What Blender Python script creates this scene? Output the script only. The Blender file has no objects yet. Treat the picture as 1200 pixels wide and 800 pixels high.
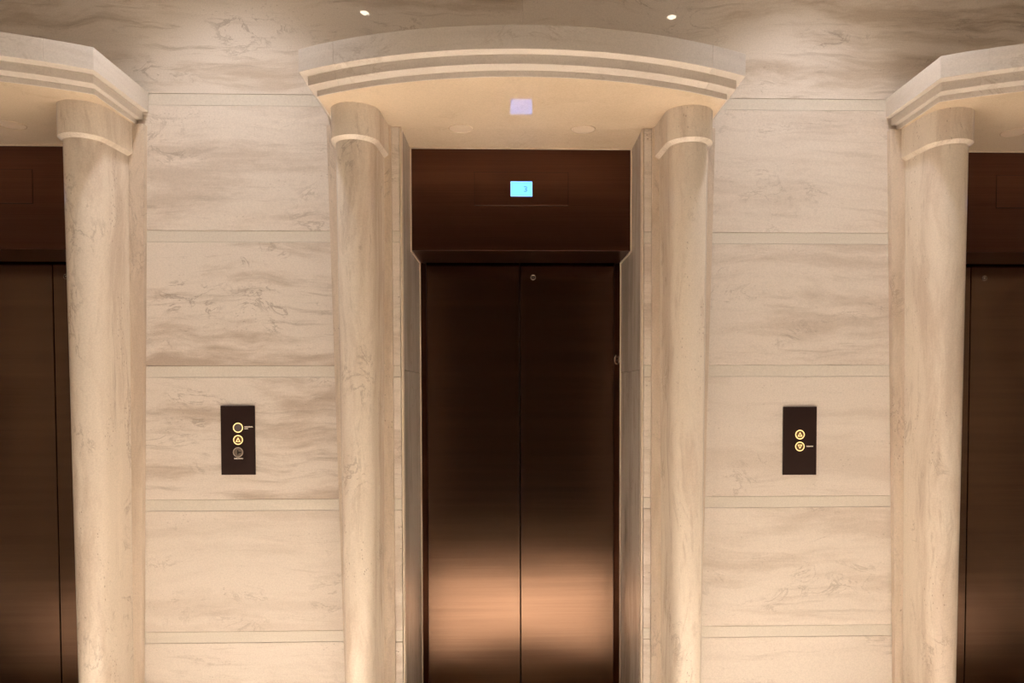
import bpy, bmesh, math, random
from mathutils import Vector, Matrix

S = bpy.context.scene
COL = S.collection
PI = math.pi

# ------------------------------------------------------------------ camera
cam_data = bpy.data.cameras.new('camera')
cam = bpy.data.objects.new('camera', cam_data)
COL.objects.link(cam)
YAW, PITCH, ROLL = 0.02713, -0.03178, -0.00206
fwd = Vector((math.sin(YAW)*math.cos(PITCH), math.cos(YAW)*math.cos(PITCH), math.sin(PITCH)))
rgt = Vector((math.cos(YAW), -math.sin(YAW), 0))
upv = rgt.cross(fwd)
r2 = rgt*math.cos(ROLL) + upv*math.sin(ROLL)
u2 = upv*math.cos(ROLL) - rgt*math.sin(ROLL)
M = Matrix((r2, u2, -fwd)).transposed().to_4x4()
M.translation = Vector((-0.0552, -3.33, 1.6))
cam.matrix_world = M
cam_data.sensor_fit = 'HORIZONTAL'
cam_data.sensor_width = 36.0
cam_data.lens = 36.0*867.0/1200.0
cam_data.shift_x = -21.89/1200.0
cam_data.shift_y = 84.57/1200.0
cam_data.clip_start = 0.05
S.camera = cam

# ------------------------------------------------------------------ world, view, lights
world = bpy.data.worlds.new('world')
S.world = world
world.use_nodes = True
world.node_tree.nodes['Background'].inputs[0].default_value = (0.9, 0.95, 1.0, 1)
world.node_tree.nodes['Background'].inputs[1].default_value = 0.0
S.view_settings.view_transform = 'Standard'
S.view_settings.look = 'None'
S.view_settings.gamma = 1.0
S.view_settings.use_curve_mapping = False
S.view_settings.exposure = 1.0
S.cycles.use_denoising = True
S.cycles.max_bounces = 14
S.cycles.diffuse_bounces = 8
S.cycles.glossy_bounces = 6
S.cycles.sample_clamp_indirect = 8.0

CEIL = 4.0
ZF = -0.20             # floor level
ROOM_X = 4.35
ROOM_Y = -5.2
# ceiling downlights: (x, y, watts, cone degrees, blend, depth of the can)
WASH = [(x, -0.56, 44, 84, 0.9, 0.0) for x in (-3.755, -1.252, 1.252, 3.755)]
ROW = [(-0.975, -1.48, 1800, 39, 0.7, 0.0), (0.99, -1.49, 1800, 39, 0.7, 0.0)]
FRONT = [(0.0, -1.95, 330, 44, 1.0, 0.07), (-2.5, -1.75, 620, 46, 0.8, 0.07), (2.5, -1.75, 620, 46, 0.8, 0.07)]
LAMPS = WASH + ROW + FRONT
LAMP_LABELS = (
    'wall washing downlight in front of the far left bay',
    'wall washing downlight above the left call panel',
    'wall washing downlight above the right call panel',
    'wall washing downlight in front of the far right bay',
    'downlight whose reflection shows above the left of the middle cornice',
    'downlight whose reflection shows above the right of the middle cornice',
    'deep can downlight in front of the middle elevator door',
    'deep can downlight in front of the left elevator door',
    'deep can downlight in front of the right elevator door')
LAMP_COLOR = (1.0, 0.965, 0.985)

P = 2.503              # spacing of the elevator portals


# ------------------------------------------------------------------ mesh helpers
def box(bm, x0, x1, y0, y1, z0, z1):
    vs = [bm.verts.new((x, y, z)) for z in (z0, z1) for y in (y0, y1) for x in (x0, x1)]
    for f in ((0, 2, 3, 1), (4, 5, 7, 6), (0, 1, 5, 4), (2, 6, 7, 3), (0, 4, 6, 2), (1, 3, 7, 5)):
        bm.faces.new([vs[i] for i in f])
    return vs


def prism(bm, pts, z0, z1, pts_top=None):
    """vertical prism on the plan outline pts (counter clockwise)"""
    pt = pts_top or pts
    a = [bm.verts.new((x, y, z0)) for x, y in pts]
    b = [bm.verts.new((x, y, z1)) for x, y in pt]
    n = len(pts)
    bm.faces.new(list(reversed(a)))
    bm.faces.new(b)
    for i in range(n):
        bm.faces.new((a[i], a[(i+1) % n], b[(i+1) % n], b[i]))


def loft(bm, rings, cap=True):
    vv = [[bm.verts.new(p) for p in r] for r in rings]
    n = len(vv[0])
    for a, b in zip(vv[:-1], vv[1:]):
        for i in range(n):
            bm.faces.new((a[i], a[(i+1) % n], b[(i+1) % n], b[i]))
    if cap:
        bm.faces.new(list(reversed(vv[0])))
        bm.faces.new(vv[-1])


def disc_y(bm, cx, cz, y0, y1, r, n=32, r1=None):
    """a short cylinder whose axis is y, y0 in front (smaller)"""
    r1 = r if r1 is None else r1
    a = [(cx+r*math.cos(2*PI*i/n), y1, cz+r*math.sin(2*PI*i/n)) for i in range(n)]
    b = [(cx+r1*math.cos(2*PI*i/n), y0, cz+r1*math.sin(2*PI*i/n)) for i in range(n)]
    loft(bm, [a, b])


def ring_y(bm, cx, cz, y, r, t, n=32, m=8):
    """torus around the y axis"""
    rows = []
    for i in range(n):
        a = 2*PI*i/n
        rows.append([bm.verts.new((cx+(r+t*math.cos(2*PI*j/m))*math.cos(a), y+t*math.sin(2*PI*j/m),
                                   cz+(r+t*math.cos(2*PI*j/m))*math.sin(a))) for j in range(m)])
    for i in range(n):
        for j in range(m):
            bm.faces.new((rows[i][j], rows[(i+1) % n][j], rows[(i+1) % n][(j+1) % m], rows[i][(j+1) % m]))


def bevel(bm, w, seg=1, angle=30):
    bmesh.ops.recalc_face_normals(bm, faces=bm.faces)
    es = [e for e in bm.edges if len(e.link_faces) == 2 and e.calc_face_angle(0) > math.radians(angle)]
    bmesh.ops.bevel(bm, geom=es, offset=w, segments=seg, profile=0.5, affect='EDGES', clamp_overlap=True)


def obj(name, bm, mat, parent=None, smooth=False, seed=None, **props):
    bmesh.ops.recalc_face_normals(bm, faces=bm.faces)
    me = bpy.data.meshes.new(name)
    bm.to_mesh(me)
    bm.free()
    o = bpy.data.objects.new(name, me)
    COL.objects.link(o)
    me.materials.append(mat)
    if smooth:
        for p in me.polygons:
            p.use_smooth = True
        me.set_sharp_from_angle(angle=math.radians(28))
    if parent is not None:
        o.parent = parent
    if seed is not None:
        o['seed'] = float(seed)
    for k, v in props.items():
        o[k] = v
    return o


def empty(name, loc=(0, 0, 0)):
    o = bpy.data.objects.new(name, None)
    o.empty_display_size = 0.1
    COL.objects.link(o)
    o.location = loc
    return o


def tag(o, label, cat=None, group=None, kind=None):
    o['label'] = label
    if cat:
        o['category'] = cat
    if group:
        o['group'] = group
    if kind:
        o['kind'] = kind
    return o


# ------------------------------------------------------------------ materials
class NT:
    def __init__(self, name):
        self.m = bpy.data.materials.new(name)
        self.m.use_nodes = True
        self.t = self.m.node_tree
        self.b = self.t.nodes['Principled BSDF']

    def n(self, typ, **kw):
        nd = self.t.nodes.new(typ)
        for k, v in kw.items():
            setattr(nd, k, v)
        return nd

    def put(self, sock, v):
        if isinstance(v, bpy.types.NodeSocket):
            self.t.links.new(v, sock)
        else:
            sock.default_value = v

    def math(self, op, a, b=0.0, c=None, clamp=False):
        nd = self.n('ShaderNodeMath', operation=op, use_clamp=clamp)
        self.put(nd.inputs[0], a)
        self.put(nd.inputs[1], b)
        if c is not None:
            self.put(nd.inputs[2], c)
        return nd.outputs[0]

    def vmath(self, op, a, b):
        nd = self.n('ShaderNodeVectorMath', operation=op)
        self.put(nd.inputs[0], a)
        self.put(nd.inputs[1], b)
        return nd.outputs[0]

    def noise(self, vec, scale, detail=4, rough=0.55, dist=0.0):
        nd = self.n('ShaderNodeTexNoise')
        self.put(nd.inputs['Vector'], vec)
        nd.inputs['Scale'].default_value = scale
        nd.inputs['Detail'].default_value = detail
        nd.inputs['Roughness'].default_value = rough
        nd.inputs['Distortion'].default_value = dist
        return nd

    def ramp(self, v, lo, hi, a=0.0, b=1.0):
        nd = self.n('ShaderNodeMapRange', interpolation_type='SMOOTHSTEP')
        self.put(nd.inputs['Value'], v)
        nd.inputs['From Min'].default_value = lo
        nd.inputs['From Max'].default_value = hi
        nd.inputs['To Min'].default_value = a
        nd.inputs['To Max'].default_value = b
        return nd.outputs['Result']

    def mix(self, fac, a, b, typ='MIX'):
        nd = self.n('ShaderNodeMix', data_type='RGBA', blend_type=typ)
        self.put(nd.inputs[0], fac)
        self.put(nd.inputs[6], a)
        self.put(nd.inputs[7], b)
        return nd.outputs[2]

    def attr(self, name):
        nd = self.n('ShaderNodeAttribute', attribute_type='OBJECT', attribute_name=name)
        return nd.outputs['Fac']


def stone(name, base, tan, dark, along='x', rough=0.35, vein=1.0, pits=0.6, spec=0.5, bump=0.25, blot=1.0, coat=0.0):
    """travertine: warped beds running along one axis, broken brown veins, small pits"""
    t = NT(name)
    co = t.n('ShaderNodeTexCoord').outputs['Object']
    seed = t.attr('seed')
    cv = t.n('ShaderNodeCombineXYZ')
    t.put(cv.inputs[0], t.math('MULTIPLY', seed, 17.31))
    t.put(cv.inputs[1], t.math('MULTIPLY', seed, 3.7))
    t.put(cv.inputs[2], t.math('MULTIPLY', seed, 9.13))
    p = t.vmath('ADD', co, cv.outputs[0])
    w = t.noise(p, 1.5, 3, 0.5)
    wv = t.vmath('MULTIPLY', t.vmath('SUBTRACT', w.outputs['Color'], (0.5, 0.5, 0.5)), (0.17, 0.17, 0.17))
    pw = t.vmath('ADD', p, wv)
    sx = (0.85, 0.85, 5.0) if along == 'x' else (5.0, 5.0, 0.75)
    ps = t.vmath('MULTIPLY', pw, sx)
    fx = (1.0, 1.0, 2.6) if along == 'x' else (2.6, 2.6, 1.0)
    pf = t.vmath('MULTIPLY', ps, fx)
    amt = t.math('ADD', t.attr('vein'), vein)          # per-stone amount of veining added to the material's own
    n1 = t.noise(ps, 1.0, 9, 0.66, 0.25)
    n2 = t.noise(pf, 1.7, 8, 0.68, 0.3)
    n4 = t.noise(p, 0.9, 2, 0.5)
    soft = t.math('MULTIPLY', t.ramp(n1.outputs['Fac'], 0.46, 0.62), t.math('MULTIPLY', amt, 0.80), clamp=True)
    c = t.mix(soft, base+(1,), tan+(1,))
    zone = t.ramp(n4.outputs['Fac'], 0.38, 0.62)
    st = t.math('MULTIPLY', t.ramp(n2.outputs['Fac'], 0.54, 0.72), zone)
    c = t.mix(t.math('MULTIPLY', st, t.math('MULTIPLY', amt, 0.75), clamp=True), c, tuple(0.45*a+0.55*b for a, b in zip(tan, dark))+(1,))
    pg = t.vmath('MULTIPLY', pw, (3.2, 3.2, 34.0) if along == 'x' else (34.0, 34.0, 3.2))
    n8 = t.noise(t.vmath('ADD', pg, (7.0, 1.0, 3.0)), 1.0, 7, 0.7, 0.4)
    n9 = t.noise(t.vmath('ADD', ps, (2.0, 9.0, 5.0)), 0.9, 4, 0.6)
    fine = t.math('MULTIPLY', t.ramp(n8.outputs['Fac'], 0.52, 0.66), t.ramp(n9.outputs['Fac'], 0.42, 0.60))
    c = t.mix(t.math('MULTIPLY', fine, t.math('MULTIPLY', amt, 0.55), clamp=True), c, tuple(0.6*a+0.4*b for a, b in zip(tan, dark))+(1,))
    # pale streaks
    n6 = t.noise(t.vmath('ADD', pf, (3.1, 5.2, 7.7)), 1.2, 6, 0.6)
    c = t.mix(t.math('MULTIPLY', t.ramp(n6.outputs['Fac'], 0.55, 0.75), 0.45), c, tuple(min(1, a*1.12) for a in base)+(1,))
    # broken brown veins
    pb = t.vmath('MULTIPLY', pw, (1.0, 1.0, 1.9) if along == 'x' else (1.9, 1.9, 1.0))
    n3 = t.noise(pb, 4.6, 9, 0.66, 1.2)
    ridge = t.ramp(t.math('ABSOLUTE', t.math('SUBTRACT', n3.outputs['Fac'], 0.5)), 0.0, 0.032, 1.0, 0.0)
    n5 = t.noise(t.vmath('ADD', pb, (11.0, 4.0, 2.0)), 3.0, 4, 0.6)
    mask = t.ramp(n5.outputs['Fac'], 0.52, 0.66)
    bl = t.math('MULTIPLY', t.math('MULTIPLY', ridge, mask), t.math('MULTIPLY_ADD', amt, 0.22*blot, 0.24*blot), clamp=True)
    c = t.mix(bl, c, dark+(1,))
    # pits
    vo = t.n('ShaderNodeTexVoronoi')
    t.put(vo.inputs['Vector'], t.vmath('MULTIPLY', pw, (1, 1, 2.3) if along == 'x' else (2.3, 2.3, 1)))
    vo.inputs['Scale'].default_value = 42
    n7 = t.noise(ps, 2.6, 3, 0.5)
    pit = t.math('MULTIPLY', t.ramp(vo.outputs['Distance'], 0.10, 0.24, 1.0, 0.0), t.ramp(n7.outputs['Fac'], 0.56, 0.66))
    c = t.mix(t.math('MULTIPLY', pit, pits, clamp=True), c, dark+(1,))
    gr = t.noise(p, 160, 2, 0.6)
    g = t.ramp(gr.outputs['Fac'], 0.3, 0.7, 0.95, 1.05)
    gm = t.n('ShaderNodeCombineXYZ')
    for i in range(3):
        t.put(gm.inputs[i], g)
    c = t.mix(1.0, c, gm.outputs[0], 'MULTIPLY')
    t.put(t.b.inputs['Base Color'], c)
    t.put(t.b.inputs['Roughness'], t.math('ADD', rough-0.04, t.math('MULTIPLY', n2.outputs['Fac'], 0.08)))
    t.b.inputs['Specular IOR Level'].default_value = spec
    if coat:
        t.b.inputs['Coat Weight'].default_value = coat
        t.b.inputs['Coat Roughness'].default_value = 0.015
    if bump:
        bp = t.n('ShaderNodeBump')
        bp.inputs['Strength'].default_value = bump
        bp.inputs['Distance'].default_value = 0.002
        h = t.math('SUBTRACT', t.math('MULTIPLY', n2.outputs['Fac'], 0.4), t.math('ADD', pit, bl))
        t.put(bp.inputs['Height'], h)
        t.put(t.b.inputs['Normal'], bp.outputs[0])
    return t.m


def plain(name, color, rough=0.5, metal=0.0, emit=None, strength=1.0, spec=0.5, grain=0.04):
    t = NT(name)
    co = t.n('ShaderNodeTexCoord').outputs['Object']
    n = t.noise(co, 60, 3, 0.6)
    c = t.mix(t.ramp(n.outputs['Fac'], 0.3, 0.7), tuple(a*(1-grain) for a in color)+(1,), tuple(min(1, a*(1+grain)) for a in color)+(1,))
    t.put(t.b.inputs['Base Color'], c)
    t.b.inputs['Roughness'].default_value = rough
    t.b.inputs['Metallic'].default_value = metal
    t.b.inputs['Specular IOR Level'].default_value = spec
    if emit:
        t.b.inputs['Emission Color'].default_value = emit+(1,)
        t.b.inputs['Emission Strength'].default_value = strength
    return t.m


def bronze(name, color, rough=0.2, aniso=0.75):
    """dark bronze sheet with a fine horizontal brush"""
    t = NT(name)
    co = t.n('ShaderNodeTexCoord').outputs['Object']
    n = t.noise(t.vmath('MULTIPLY', co, (1.5, 1.5, 420.0)), 1.0, 4, 0.6)
    n2 = t.noise(t.vmath('MULTIPLY', co, (0.8, 0.8, 30.0)), 1.0, 3, 0.5)
    f = t.math('ADD', t.math('MULTIPLY', n.outputs['Fac'], 0.6), t.math('MULTIPLY', n2.outputs['Fac'], 0.4))
    c = t.mix(t.ramp(f, 0.35, 0.65), tuple(a*0.90 for a in color)+(1,), tuple(a*1.10 for a in color)+(1,))
    t.put(t.b.inputs['Base Color'], c)
    t.b.inputs['Metallic'].default_value = 1.0
    t.put(t.b.inputs['Roughness'], t.math('ADD', rough-0.03, t.math('MULTIPLY', n2.outputs['Fac'], 0.06)))
    t.b.inputs['Anisotropic'].default_value = aniso
    t.b.inputs['Anisotropic Rotation'].default_value = 0.0
    tv = t.n('ShaderNodeCombineXYZ')
    tv.inputs[0].default_value = 1.0
    t.put(t.b.inputs['Tangent'], tv.outputs[0])
    bp = t.n('ShaderNodeBump')
    bp.inputs['Strength'].default_value = 0.05
    bp.inputs['Distance'].default_value = 0.0005
    t.put(bp.inputs['Height'], n.outputs['Fac'])
    t.put(t.b.inputs['Normal'], bp.outputs[0])
    return t.m


CREAM, TAN, DARK = (0.735, 0.67, 0.60), (0.50, 0.415, 0.34), (0.25, 0.195, 0.15)
M_slab = stone('travertine_slab', CREAM, TAN, DARK, 'x', 0.32, 0.8, 0.35)
M_upper = stone('travertine_polished_slab', CREAM, (0.50, 0.41, 0.32), (0.24, 0.18, 0.13), 'x', 0.30, 1.0, 0.3, coat=0.5)
M_band = stone('pale_limestone_band', (0.69, 0.645, 0.57), (0.64, 0.59, 0.515), (0.5, 0.45, 0.38), 'x', 0.3, 0.3, 0.1, bump=0.05, blot=0.3)
M_column = stone('travertine_column', (0.72, 0.645, 0.55), (0.53, 0.43, 0.345), DARK, 'z', 0.22, 0.8, 0.7)
M_pilaster = stone('travertine_pilaster', (0.64, 0.545, 0.445), (0.49, 0.395, 0.305), DARK, 'z', 0.35, 0.9, 0.8)
M_course = stone('travertine_course', CREAM, TAN, DARK, 'x', 0.35, 0.7, 0.9)
M_cornice = stone('travertine_cornice', (0.655, 0.605, 0.55), (0.55, 0.49, 0.435), (0.36, 0.29, 0.23), 'x', 0.4, 0.5, 0.2, bump=0.1)  # greyer colour stands in for neutral ambient light on the cornice fronts
M_soffit = stone('travertine_soffit', (0.70, 0.58, 0.435), (0.60, 0.48, 0.345), (0.38, 0.29, 0.21), 'x', 0.06, 0.6, 0.15, bump=0.03, blot=0.5)
M_cover = stone('travertine_cover', (0.72, 0.60, 0.465), (0.64, 0.52, 0.39), (0.38, 0.29, 0.21), 'x', 0.3, 0.8, 0.15, bump=0.03, blot=0.5)
M_reveal = stone('grey_veined_reveal', (0.64, 0.58, 0.52), (0.44, 0.39, 0.34), (0.24, 0.17, 0.14), 'z', 0.20, 0.9, 0.15, bump=0.03)
M_floor = stone('polished_floor_stone', (0.74, 0.615, 0.465), (0.66, 0.54, 0.40), (0.40, 0.30, 0.20), 'x', 0.15, 0.5, 0.0, bump=0.0)
M_core = plain('wall_core', (0.30, 0.25, 0.20), 0.8)
M_trim = plain('pale_edge_bead', (0.72, 0.62, 0.50), 0.3)
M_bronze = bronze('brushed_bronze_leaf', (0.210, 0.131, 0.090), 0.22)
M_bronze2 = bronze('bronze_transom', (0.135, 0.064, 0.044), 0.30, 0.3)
M_bronze3 = bronze('bronze_jamb', (0.2, 0.10, 0.065), 0.3, 0.3)
M_plate = plain('call_plate_bronze', (0.024, 0.012, 0.010), 0.35, 0.0)
M_slotshadow = plain('dark_slot_shadow', (0.006, 0.004, 0.003), 0.8)  # near black for the key slot and the painted shadow round the plate
M_ring = plain('lit_ring', (0.8, 0.55, 0.25), 0.4, 0.0, (1.0, 0.66, 0.28), 0.62)
M_glowdim = plain('lit_button_face', (0.10, 0.05, 0.02), 0.4, 0.0, (1.0, 0.50, 0.12), 0.025)
M_reader = plain('grey_reader_face', (0.12, 0.10, 0.10), 0.3)
M_chrome = plain('worn_steel', (0.55, 0.52, 0.46), 0.25, 1.0)
M_key = plain('key_switch_steel', (0.20, 0.165, 0.13), 0.35, 0.3)
M_keyring = plain('key_switch_ring', (0.50, 0.44, 0.36), 0.35, 0.3)
M_print = plain('pale_printing', (0.75, 0.70, 0.62), 0.6)
M_lcd = plain('blue_display', (0.02, 0.05, 0.06), 0.3, 0.0, (0.085, 0.29, 0.95), 1.7, grain=0.0)
M_lcdedge = plain('display_rim', (0.3, 0.6, 0.7), 0.3, 0.0, (0.11, 0.34, 1.0), 1.8, grain=0.0)
M_digit = plain('display_digit', (0.02, 0.10, 0.14), 0.5)
M_ceiling = plain('ceiling_plaster', (0.62, 0.58, 0.52), 0.8)
M_sidewall = plain('side_wall_plaster', (0.45, 0.42, 0.38), 0.7)
M_darkwood = plain('dark_panelled_wall', (0.050, 0.032, 0.022), 0.5)
M_lampdisc = plain('downlight_lens', (0.8, 0.8, 0.8), 0.4, 0.0, (1.0, 0.86, 0.66), 25.0, grain=0.0)
M_lamprim = plain('downlight_rim', (0.6, 0.6, 0.58), 0.4)

# ------------------------------------------------------------------ room shell
b = bmesh.new(); box(b, -ROOM_X-0.2, ROOM_X+0.2, ROOM_Y-0.2, 1.0, ZF-0.12, ZF)
tag(obj('floor', b, M_floor, seed=3), 'polished warm beige stone floor of the elevator lobby', 'floor', kind='structure')
b = bmesh.new(); box(b, -ROOM_X-0.2, ROOM_X+0.2, ROOM_Y-0.2, 1.0, CEIL, CEIL+0.12)
tag(obj('ceiling', b, M_ceiling), 'plain pale ceiling with recessed downlights', 'ceiling', kind='structure')
b = bmesh.new(); box(b, -ROOM_X-0.2, -ROOM_X, ROOM_Y-0.2, 1.0, ZF, CEIL)
tag(obj('wall_left', b, M_sidewall), 'plain side wall at the left end of the lobby', 'wall', kind='structure')
b = bmesh.new(); box(b, ROOM_X, ROOM_X+0.2, ROOM_Y-0.2, 1.0, ZF, CEIL)
tag(obj('wall_right', b, M_sidewall), 'plain side wall at the right end of the lobby', 'wall', kind='structure')
b = bmesh.new(); box(b, -ROOM_X, ROOM_X, ROOM_Y-0.2, ROOM_Y, ZF, CEIL)
tag(obj('wall_front', b, M_darkwood), 'dark panelled wall facing the elevators', 'wall', kind='structure')

# back wall: a core with three openings, faced with stone slabs and bands
HO = 0.56
b = bmesh.new()
edges = [-ROOM_X, -P-HO, -P+HO, -HO, HO, P-HO, P+HO, ROOM_X]
for i in range(0, 8, 2):
    box(b, edges[i], edges[i+1], 0.022, 0.98, ZF, CEIL)
for c in (-P, 0, P):
    box(b, c-HO, c+HO, 0.022, 0.98, 2.80, CEIL)
    box(b, c-HO, c+HO, 0.80, 0.98, ZF, 2.80)
wall = obj('wall_back', b, M_core)
tag(wall, 'beige travertine wall of slabs and pale bands around the elevators', 'wall', kind='structure')

random.seed(7)
BZ = [2.904-0.5965*i for i in range(5)]         # top of each pale band
BT = 0.051
J = 0.0005
bays = [(-ROOM_X, -P-0.60), (-P+0.60, -0.60), (0.60, P-0.60), (P+0.60, ROOM_X)]
seeds = {1: [1.3, 2.1, 5.6, 7.9, 4.4], 2: [3.2, 8.3, 6.1, 9.7, 2.8]}
veins = {1: [-0.1, 0.55, 0.35, -0.40, -0.2], 2: [-0.35, -0.1, -0.40, -0.2, -0.40]}
for k, (x0, x1) in enumerate(bays):
    for i, zt in enumerate(BZ):
        b = bmesh.new(); box(b, x0, x1, 0.0015, 0.022, zt-BT+J, zt-J); bevel(b, 0.0012)
        obj('stone_band', b, M_band, wall, seed=k*3.1+i*0.7)
        zl = (BZ[i+1]+J) if i < 4 else ZF
        b = bmesh.new(); box(b, x0, x1, 0.0, 0.022, zl, zt-BT-J); bevel(b, 0.0016)
        o = obj('stone_slab', b, M_slab, wall, seed=seeds.get(k, seeds[1])[i])
        o['vein'] = veins.get(k, veins[1])[i]
ux = [-ROOM_X, -P, 0.005, P, ROOM_X]
useed = [1.0, 11.3, 4.7, 2.0]
for zlo, zhi, mt in ((BZ[0]+J, 3.4485, M_upper), (3.5005+J, CEIL-0.002, M_upper)):
    for k in range(4):
        b = bmesh.new(); box(b, ux[k]+0.0001, ux[k+1]-0.0001, 0.0, 0.022, zlo, zhi); bevel(b, 0.0004)
        obj('stone_slab', b, mt, wall, seed=useed[k]+zlo)
for k in range(4):
    b = bmesh.new(); box(b, ux[k]+0.0006, ux[k+1]-0.0006, 0.0035, 0.022, 3.4485+J, 3.5005-J)
    obj('stone_band', b, M_band, wall, seed=k*1.9)


# ------------------------------------------------------------------ stone portals
def arc_outline(hw, ycorner, sag, yback, n=40, x_from=None, x_to=None):
    """plan: straight back edge, bowed front edge"""
    x_from = -hw if x_from is None else x_from
    x_to = hw if x_to is None else x_to
    R = (hw*hw+sag*sag)/(2*sag)
    pts = []
    for i in range(n+1):
        x = x_from+(x_to-x_from)*i/n
        pts.append((x, ycorner-(math.sqrt(R*R-x*x)-(R-sag))))
    pts += [(x_to, yback), (x_from, yback)]
    return pts


def column_ring(cx, side, w, apex_scale, z, grow=0.0, n=20):
    """stilted half round plan, flat back against the pilaster; side = +1 right, -1 left"""
    yb, yf = -0.012, -0.172
    we = w+grow
    wf = (w*0.90)+grow
    d = 0.084*apex_scale+grow
    pts = [(we, yb)]
    m = 5
    for i in range(1, m):
        tt = i/m
        pts.append((we+(wf-we)*tt, yb+(yf-yb)*tt))
    for i in range(n+1):
        a = PI*i/n
        pts.append((wf*math.cos(a), yf-d*math.sin(a)))
    for i in range(m-1, 0, -1):
        tt = i/m
        pts.append((-(we+(wf-we)*tt), yb+(yf-yb)*tt))
    pts.append((-we, yb))
    return [(cx+x, y, z) for x, y in reversed(pts)]


TIERS = [  # half width, corner y, sagitta, z0, z1
    (0.865, -0.427, 0.213, 2.8213, 2.9075),
    (0.840, -0.388, 0.210, 2.7860, 2.8213),
    (0.818, -0.340, 0.204, 2.7633, 2.7860),
]
ZS = 2.7630
OH = 0.534


def portal(px, label, sd):
    root = empty('elevator_portal', (px, 0, 0))
    tag(root, label, 'portal', 'travertine elevator portals')
    # cornice of three blocks, each stepping in twice
    cor = empty('cornice', (0, 0, 0)); cor.parent = root
    cuts = [-1, -0.83, 0.83, 1]
    for k in range(3):
        b = bmesh.new()
        for hw, yc, sg, z0, z1 in TIERS:
            xa = max(-hw, -hw if k == 0 else -0.716)
            xb = [-0.7161, 0.7159, hw][k]
            if k == 2:
                xa = 0.7161
            prism(b, arc_outline(hw, yc, sg, -0.0008, 12 if k != 1 else 48, xa, xb), z0, z1)
        bevel(b, 0.0014)
        obj('cornice_block', b, M_cornice, cor, seed=sd+k*1.7)
    # soffit
    b = bmesh.new()
    hw, yc, sg, z0, z1 = TIERS[2]
    prism(b, arc_outline(hw-0.0030, yc+0.0030, sg, -0.001, 48), ZS-0.0002, 2.7636)
    so = obj('soffit', b, M_soffit, root, seed=sd+0.5)
    b = bmesh.new(); box(b, -0.556, 0.556, 0.0, 0.60, ZS, 2.7995)
    obj('soffit', b, M_soffit, root, seed=sd+0.5)
    for cx in (-0.272, 0.272):
        b = bmesh.new()
        n = 32
        rr = [(0.052, ZS+0.0002), (0.052, ZS-0.0008), (0.0505, ZS-0.0016)]
        loft(b, [[(cx+r*math.cos(2*PI*i/n), 0.004+r*math.sin(2*PI*i/n), z) for i in range(n)] for r, z in rr])
        sc = obj('soffit_cover', b, M_cover, root, True, seed=sd+cx*9)
        b = bmesh.new()
        loft(b, [[(cx+r*math.cos(2*PI*i/n), 0.004+r*math.sin(2*PI*i/n), z) for i in range(n)] for r, z in
                 ((0.0555, ZS+0.0002), (0.0550, ZS-0.0022), (0.0535, ZS-0.0026), (0.0525, ZS-0.0012))], cap=False)
        obj('cover_rim', b, M_soffit, sc, True, seed=sd)
    for s in (-1, 1):
        # pilaster, wider at the top
        b = bmesh.new()
        xi, xt, x0 = 0.577, 0.858, 0.790
        lo = [(s*xi, -0.030), (s*x0, -0.030), (s*x0, -0.0005), (s*xi, -0.0005)]
        hi = [(s*xi, -0.030), (s*xt, -0.030), (s*xt, -0.0005), (s*xi, -0.0005)]
        prism(b, lo, ZF, ZS-0.001, hi)
        bevel(b, 0.0015)
        obj('pilaster', b, M_pilaster, root, seed=sd+s*2.3)
        # engaged column, wider at the top, with a collar
        b = bmesh.new()
        cx = s*0.697
        zs = [ZF, 0.3, 0.9, 1.5, 2.1, 2.625]
        loft(b, [column_ring(cx, s, 0.0685+0.022*z/2.6, 0.90+0.10*z/2.6, z) for z in zs])
        bmesh.ops.translate(b, verts=b.verts, vec=(0, -0.0175, 0))
        col = obj('column', b, M_column, root, True, seed=sd+s*4.1+1)
        b = bmesh.new()
        loft(b, [column_ring(cx, s, 0.0905, 1.0, z, g) for z, g in ((2.620, 0.0), (2.621, 0.0008), (2.6335, 0.0190), (2.6355, 0.0195), (ZS-0.0005, 0.0195))])
        bmesh.ops.translate(b, verts=b.verts, vec=(0, -0.0175, 0))
        obj('collar', b, M_column, col, True, seed=sd+s*4.1+1.02)
        # architrave: courses and bands following the wall
        ar = empty('architrave'); ar.parent = root
        zz = [ZS-0.001]
        for zt in BZ[1:]:
            zz += [zt, zt-BT]
        zz.append(ZF)
        for i in range(len(zz)-1):
            b = bmesh.new()
            yf = -0.013 if i % 2 == 0 else -0.0115
            box(b, *sorted((s*0.5445, s*0.5768)), yf, 0.021, zz[i+1]+0.0008, zz[i]-0.0008)
            bevel(b, 0.0012)
            obj('stone_course' if i % 2 == 0 else 'stone_band', b, M_course if i % 2 == 0 else M_band, ar, seed=sd+i*1.1+s)
        b = bmesh.new()
        box(b, *sorted((s*0.534, s*0.5425)), -0.012, 0.030, ZF, ZS-0.001)
        bevel(b, 0.003, 2)
        obj('edge_bead', b, M_trim, ar)
        # reveal
        rv = empty('reveal'); rv.parent = root
        for i, (z0, z1) in enumerate(((ZF, 1.6905), (1.692, ZS-0.001))):
            b = bmesh.new()
            box(b, *sorted((s*(OH+0.0005), s*0.556)), 0.0305, 0.612, z0, z1)
            bevel(b, 0.001)
            obj('reveal_panel', b, M_reveal, rv, seed=sd+s*3.3+i*5.7)
    return root


portal(-P, 'travertine elevator portal at the left edge, cut off by the frame', 2.0)
portal(0.0, 'whole travertine elevator portal in the middle under the blue display reflection', 5.0)
portal(P, 'travertine elevator portal at the right edge, beside the two-arrow call panel', 8.0)


# ------------------------------------------------------------------ elevator doors
DY = 0.668


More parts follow.
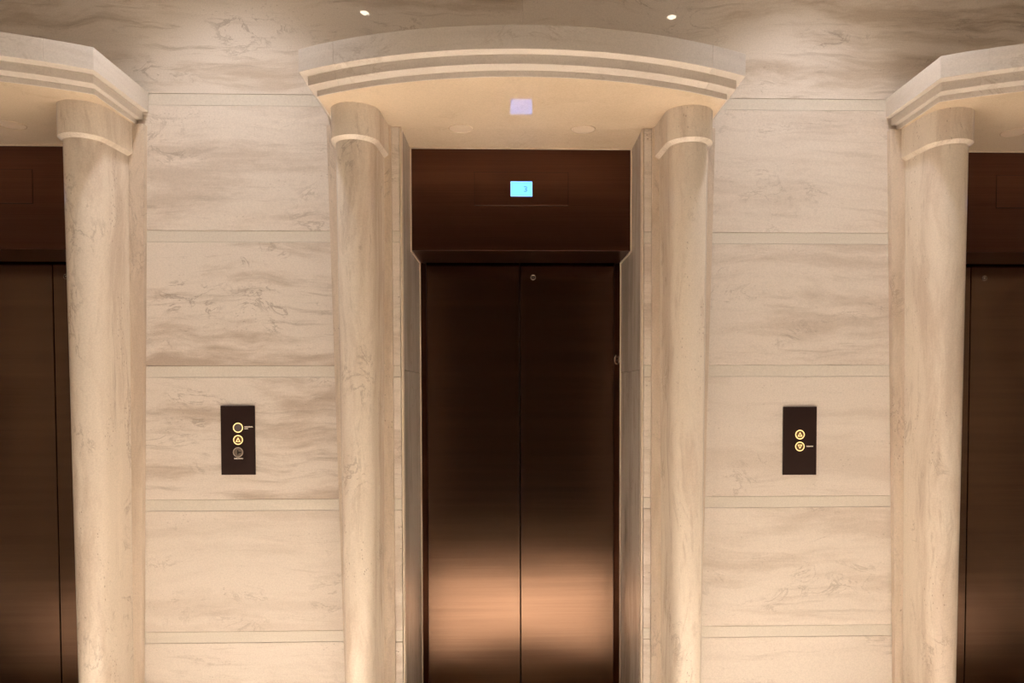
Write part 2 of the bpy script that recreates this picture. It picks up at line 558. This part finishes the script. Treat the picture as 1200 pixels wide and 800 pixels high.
def digit_three(b, cx, cz, h):
    w, t = h*0.62, h*0.11
    y0, y1 = 0.2618, 0.2626
    def bar(xa, za, xb, zb):
        d = Vector((xb-xa, 0, zb-za)); n = Vector((-d.z, 0, d.x)).normalized()*t/2
        q = [Vector((xa, 0, za))+n, Vector((xb, 0, zb))+n, Vector((xb, 0, zb))-n, Vector((xa, 0, za))-n]
        f = [b.verts.new((p.x, y0, p.z)) for p in q]
        g = [b.verts.new((p.x, y1, p.z)) for p in q]
        b.faces.new(f); b.faces.new(list(reversed(g)))
        for i in range(4):
            b.faces.new((f[i], f[(i+1) % 4], g[(i+1) % 4], g[i]))
    x0, x1 = cx-w/2, cx+w/2
    bar(x0, cz+h/2, x1-w*.2, cz+h/2)
    bar(x1-w*.2, cz+h/2, x1, cz+h*.36)
    bar(x1, cz+h*.36, x1, cz+h*.14)
    bar(x1, cz+h*.14, x0+w*.45, cz)
    bar(x0+w*.45, cz, x1, cz-h*.14)
    bar(x1, cz-h*.14, x1, cz-h*.36)
    bar(x1, cz-h*.36, x1-w*.2, cz-h/2)
    bar(x1-w*.2, cz-h/2, x0, cz-h/2)


def elevator(n, px, label, seam=0.0, plate=0.0, screen=True):
    root = empty('door_%d' % n, (px, 0, 0))
    tag(root, label, 'elevator door', kind='structure')
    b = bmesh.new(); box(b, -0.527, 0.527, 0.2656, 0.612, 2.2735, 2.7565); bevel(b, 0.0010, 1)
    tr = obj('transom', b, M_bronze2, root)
    b = bmesh.new()
    y0, y1 = 0.2605, 0.2675
    box(b, -0.5335, 0.5335, y0, y1, 2.7567, 2.7627)
    for s in (-1, 1):
        box(b, *sorted((s*0.5273, s*0.5335)), y0, y1, 2.2675, 2.7567)
        box(b, *sorted((s*0.5273, s*0.5335)), y1, 0.606, 2.2675, 2.2733)
        box(b, *sorted((s*0.5273, s*0.5335)), 0.606, 0.613, ZF, 2.2733)
    obj('edge_trim', b, M_trim, root)
    b = bmesh.new(); box(b, plate-0.2265, plate+0.2265, 0.2656-0.0006, 0.2656, 2.4865, 2.6475)
    obj('plate_shadow', b, M_slotshadow, tr)  # thin dark sheet painted in as the shadow line round the raised plate
    b = bmesh.new(); box(b, plate-0.225, plate+0.225, 0.2632, 0.2650, 2.489, 2.646); bevel(b, 0.0006)
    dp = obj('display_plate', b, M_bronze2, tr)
    if screen:
        pass
    # display: screen, rim and digit belong to the transom's plate
    if screen:
        b = bmesh.new(); box(b, plate-0.0515, plate+0.0515, 0.2628, 0.2634, 2.5325, 2.6025)
        ds = obj('display', b, M_lcdedge, root, label='lit blue floor display reading 3')
        b = bmesh.new(); box(b, plate-0.0490, plate+0.0490, 0.2624, 0.2628, 2.5350, 2.6000)
        obj('screen', b, M_lcd, ds)
        b = bmesh.new(); digit_three(b, plate+0.0185, 2.567, 0.022)
        obj('digit', b, M_digit, ds)
    # leaves, jambs, sill
    for s in (-1, 1):
        b = bmesh.new()
        xa, xb = (seam-0.0022, -0.5045) if s < 0 else (seam+0.0022, 0.5045)
        box(b, min(xa, xb), max(xa, xb), DY, DY+0.03, ZF+0.008, 2.30); bevel(b, 0.002)
        lf = obj('door_leaf', b, M_bronze, root)
        if s > 0:
            kx, kz = seam+0.072, 2.206
            b = bmesh.new(); ring_y(b, kx, kz, DY-0.0005, 0.0125, 0.0028)
            obj('keyhole_ring', b, M_chrome, lf, True)
            b = bmesh.new(); disc_y(b, kx, kz, DY-0.003, DY+0.001, 0.0055, 20)
            obj('keyhole', b, M_chrome, lf)
        b = bmesh.new()
        prism(b, [(s*0.5273, 0.6135), (s*0.5062, 0.663), (s*0.5062, 0.70), (s*0.56, 0.70), (s*0.56, 0.6135)][::s], ZF, 2.2735)
        jm = obj('jamb', b, M_bronze3, root)
        if s > 0:
            # small round badge on the splayed right jamb
            b = bmesh.new()
            ring_y(b, 0, 0, 0, 0.024, 0.0030); disc_y(b, 0, 0, -0.0012, 0.001, 0.010, 24)
            ang = math.atan2(0.0495, 0.0211)
            bd = obj('round_badge', b, M_chrome, jm, True)
            bd.location = (0.5168, 0.638, 1.764)
            bd.rotation_euler = (0, 0, -(PI/2-0) + (PI/2-ang) + PI/2 - ang*0 - 0)
            bd.rotation_euler = (0, 0, -ang)
    b = bmesh.new(); box(b, -0.53, 0.53, 0.60, 0.70, ZF, ZF+0.007)
    obj('sill', b, M_chrome, root)
    return root


elevator(1, -P, 'dark bronze elevator door partly seen at the left edge', 0.030, -0.035)
elevator(2, 0.0, 'dark brushed bronze elevator door in the middle with blue display above', -0.004, 0.0)
elevator(3, P, 'dark bronze elevator door partly seen at the right edge', -0.040, 0.050)


# ------------------------------------------------------------------ call panels
def tri(b, cx, cz, r, up, y0, y1, t):
    """an outlined triangle standing on the panel"""
    s = 1 if up else -1
    o_ = [(0, r), (-r*0.90, -r*0.62), (r*0.90, -r*0.62)]
    cen = (0, -r*0.08)
    i_ = [(cen[0]+(x-cen[0])*t, cen[1]+(z-cen[1])*t) for x, z in o_]
    V = {}
    for tagk, pts in (('o', o_), ('i', i_)):
        for yk, y in ((0, y0), (1, y1)):
            V[tagk, yk] = [b.verts.new((cx+x, y, cz+s*z)) for x, z in pts]
    for k in range(3):
        l = (k+1) % 3
        b.faces.new((V['o', 0][k], V['o', 0][l], V['i', 0][l], V['i', 0][k]))
        b.faces.new((V['o', 1][k], V['i', 1][k], V['i', 1][l], V['o', 1][l]))
        b.faces.new((V['o', 0][k], V['o', 1][k], V['o', 1][l], V['o', 0][l]))
        b.faces.new((V['i', 0][k], V['i', 0][l], V['i', 1][l], V['i', 1][k]))


def micro_print(b, x0, x1, cz, h, y):
    """a line of printing too small to read: a row of strokes"""
    x = x0
    k = 0
    while x < x1-0.001:
        w = (0.0030, 0.0022, 0.0034, 0.0026)[k % 4]
        w = min(w, x1-x)
        hh = h*(1.0, 0.8, 0.95)[k % 3]
        box(b, x, x+w, y, y+0.0006, cz-h/2, cz-h/2+hh)
        x += w+0.0006
        k += 1


PF = -0.0085      # front face of the plates


def plate_base(root, w, h, cz):
    b = bmesh.new(); box(b, -w/2, w/2, PF, -0.0003, cz-h/2, cz+h/2); bevel(b, 0.0012)
    return obj('face_plate', b, M_plate, root)


def button(root, cx, cz, up):
    b = bmesh.new(); disc_y(b, cx, cz, PF-0.003, PF-0.0001, 0.0212, 32, 0.0205)
    bt = obj('call_button', b, M_glowdim, root, True)
    b = bmesh.new(); ring_y(b, cx, cz, PF-0.003, 0.0195, 0.0021)
    obj('ring', b, M_ring, bt, True)
    b = bmesh.new(); tri(b, cx, cz-(0.001 if up else -0.001), 0.0120, up, PF-0.0042, PF-0.0031, 0.54)
    obj('arrow', b, M_ring, bt)


cp = empty('call_panel', (-1.269, 0, 0))
tag(cp, 'dark call panel with card reader, up arrow and key switch, left of the middle elevator', 'call panel', 'call panels')
plate_base(cp, 0.150, 0.308, 1.3795)
b = bmesh.new(); disc_y(b, 0.002, 1.436, PF-0.002, PF-0.0001, 0.020, 32, 0.019)
rd = obj('reader', b, M_reader, cp, True)
b = bmesh.new(); ring_y(b, 0.002, 1.436, PF-0.0022, 0.0200, 0.0020)
obj('ring', b, M_ring, rd, True)
button(cp, 0.002, 1.3815, True)
b = bmesh.new(); disc_y(b, 0.001, 1.3265, PF-0.004, PF-0.0001, 0.0225, 32, 0.021)
ks = obj('key_switch', b, M_key, cp, True)
b = bmesh.new(); ring_y(b, 0.001, 1.3265, PF-0.0035, 0.0205, 0.0018)
obj('ring', b, M_keyring, ks, True)
b = bmesh.new(); box(b, -0.0010, 0.0030, PF-0.0052, PF-0.0038, 1.3165, 1.3365)
box(b, 0.0030, 0.0150, PF-0.0052, PF-0.0038, 1.3235, 1.3285)
obj('key_slot', b, M_slotshadow, ks)
for x0, x1, z, h in ((0.030, 0.067, 1.4395, 0.0050), (0.030, 0.046, 1.4315, 0.0045), (-0.017, 0.022, 1.2985, 0.0055)):
    b = bmesh.new(); micro_print(b, x0, x1, z, h, PF-0.0007)
    obj('print_line', b, M_print, cp, kind='stuff')

cp = empty('call_panel', (1.2585, 0, 0))
tag(cp, 'dark call panel with lit up and down arrows, right of the middle elevator', 'call panel', 'call panels')
plate_base(cp, 0.154, 0.310, 1.3675)
button(cp, -0.001, 1.396, True)
button(cp, -0.001, 1.342, False)
b = bmesh.new(); micro_print(b, 0.030, 0.061, 1.3425, 0.0055, PF-0.0007)
obj('print_line', b, M_print, cp, kind='stuff')

# ------------------------------------------------------------------ ceiling downlights
for i, (x, y, wt, cone, bl, can) in enumerate(LAMPS):
    root = empty('recessed_downlight', (x, y, CEIL))
    tag(root, LAMP_LABELS[i], 'downlight', 'ceiling downlights')
    n = 28
    b = bmesh.new()
    rr = [(0.052, -0.001), (0.052, -0.006-can), (0.042, -0.006-can), (0.040, -0.001)]
    loft(b, [[(r*math.cos(2*PI*k/n), r*math.sin(2*PI*k/n), z) for k in range(n)] for r, z in rr], cap=False)
    obj('rim', b, M_lamprim, root, True)
    b = bmesh.new()
    loft(b, [[(r*math.cos(2*PI*k/n), r*math.sin(2*PI*k/n), z) for k in range(n)] for r, z in ((0.027, -0.0005), (0.026, -0.003))])
    obj('lens', b, M_lampdisc, root)
    ld = bpy.data.lights.new('downlight_lamp', 'SPOT')
    ld.energy = wt
    ld.color = LAMP_COLOR
    ld.spot_size = math.radians(cone)
    ld.spot_blend = bl
    ld.shadow_soft_size = 0.03
    lo = bpy.data.objects.new('downlight_lamp', ld)
    COL.objects.link(lo)
    lo.parent = root
    lo.location = (0, 0, -0.04)
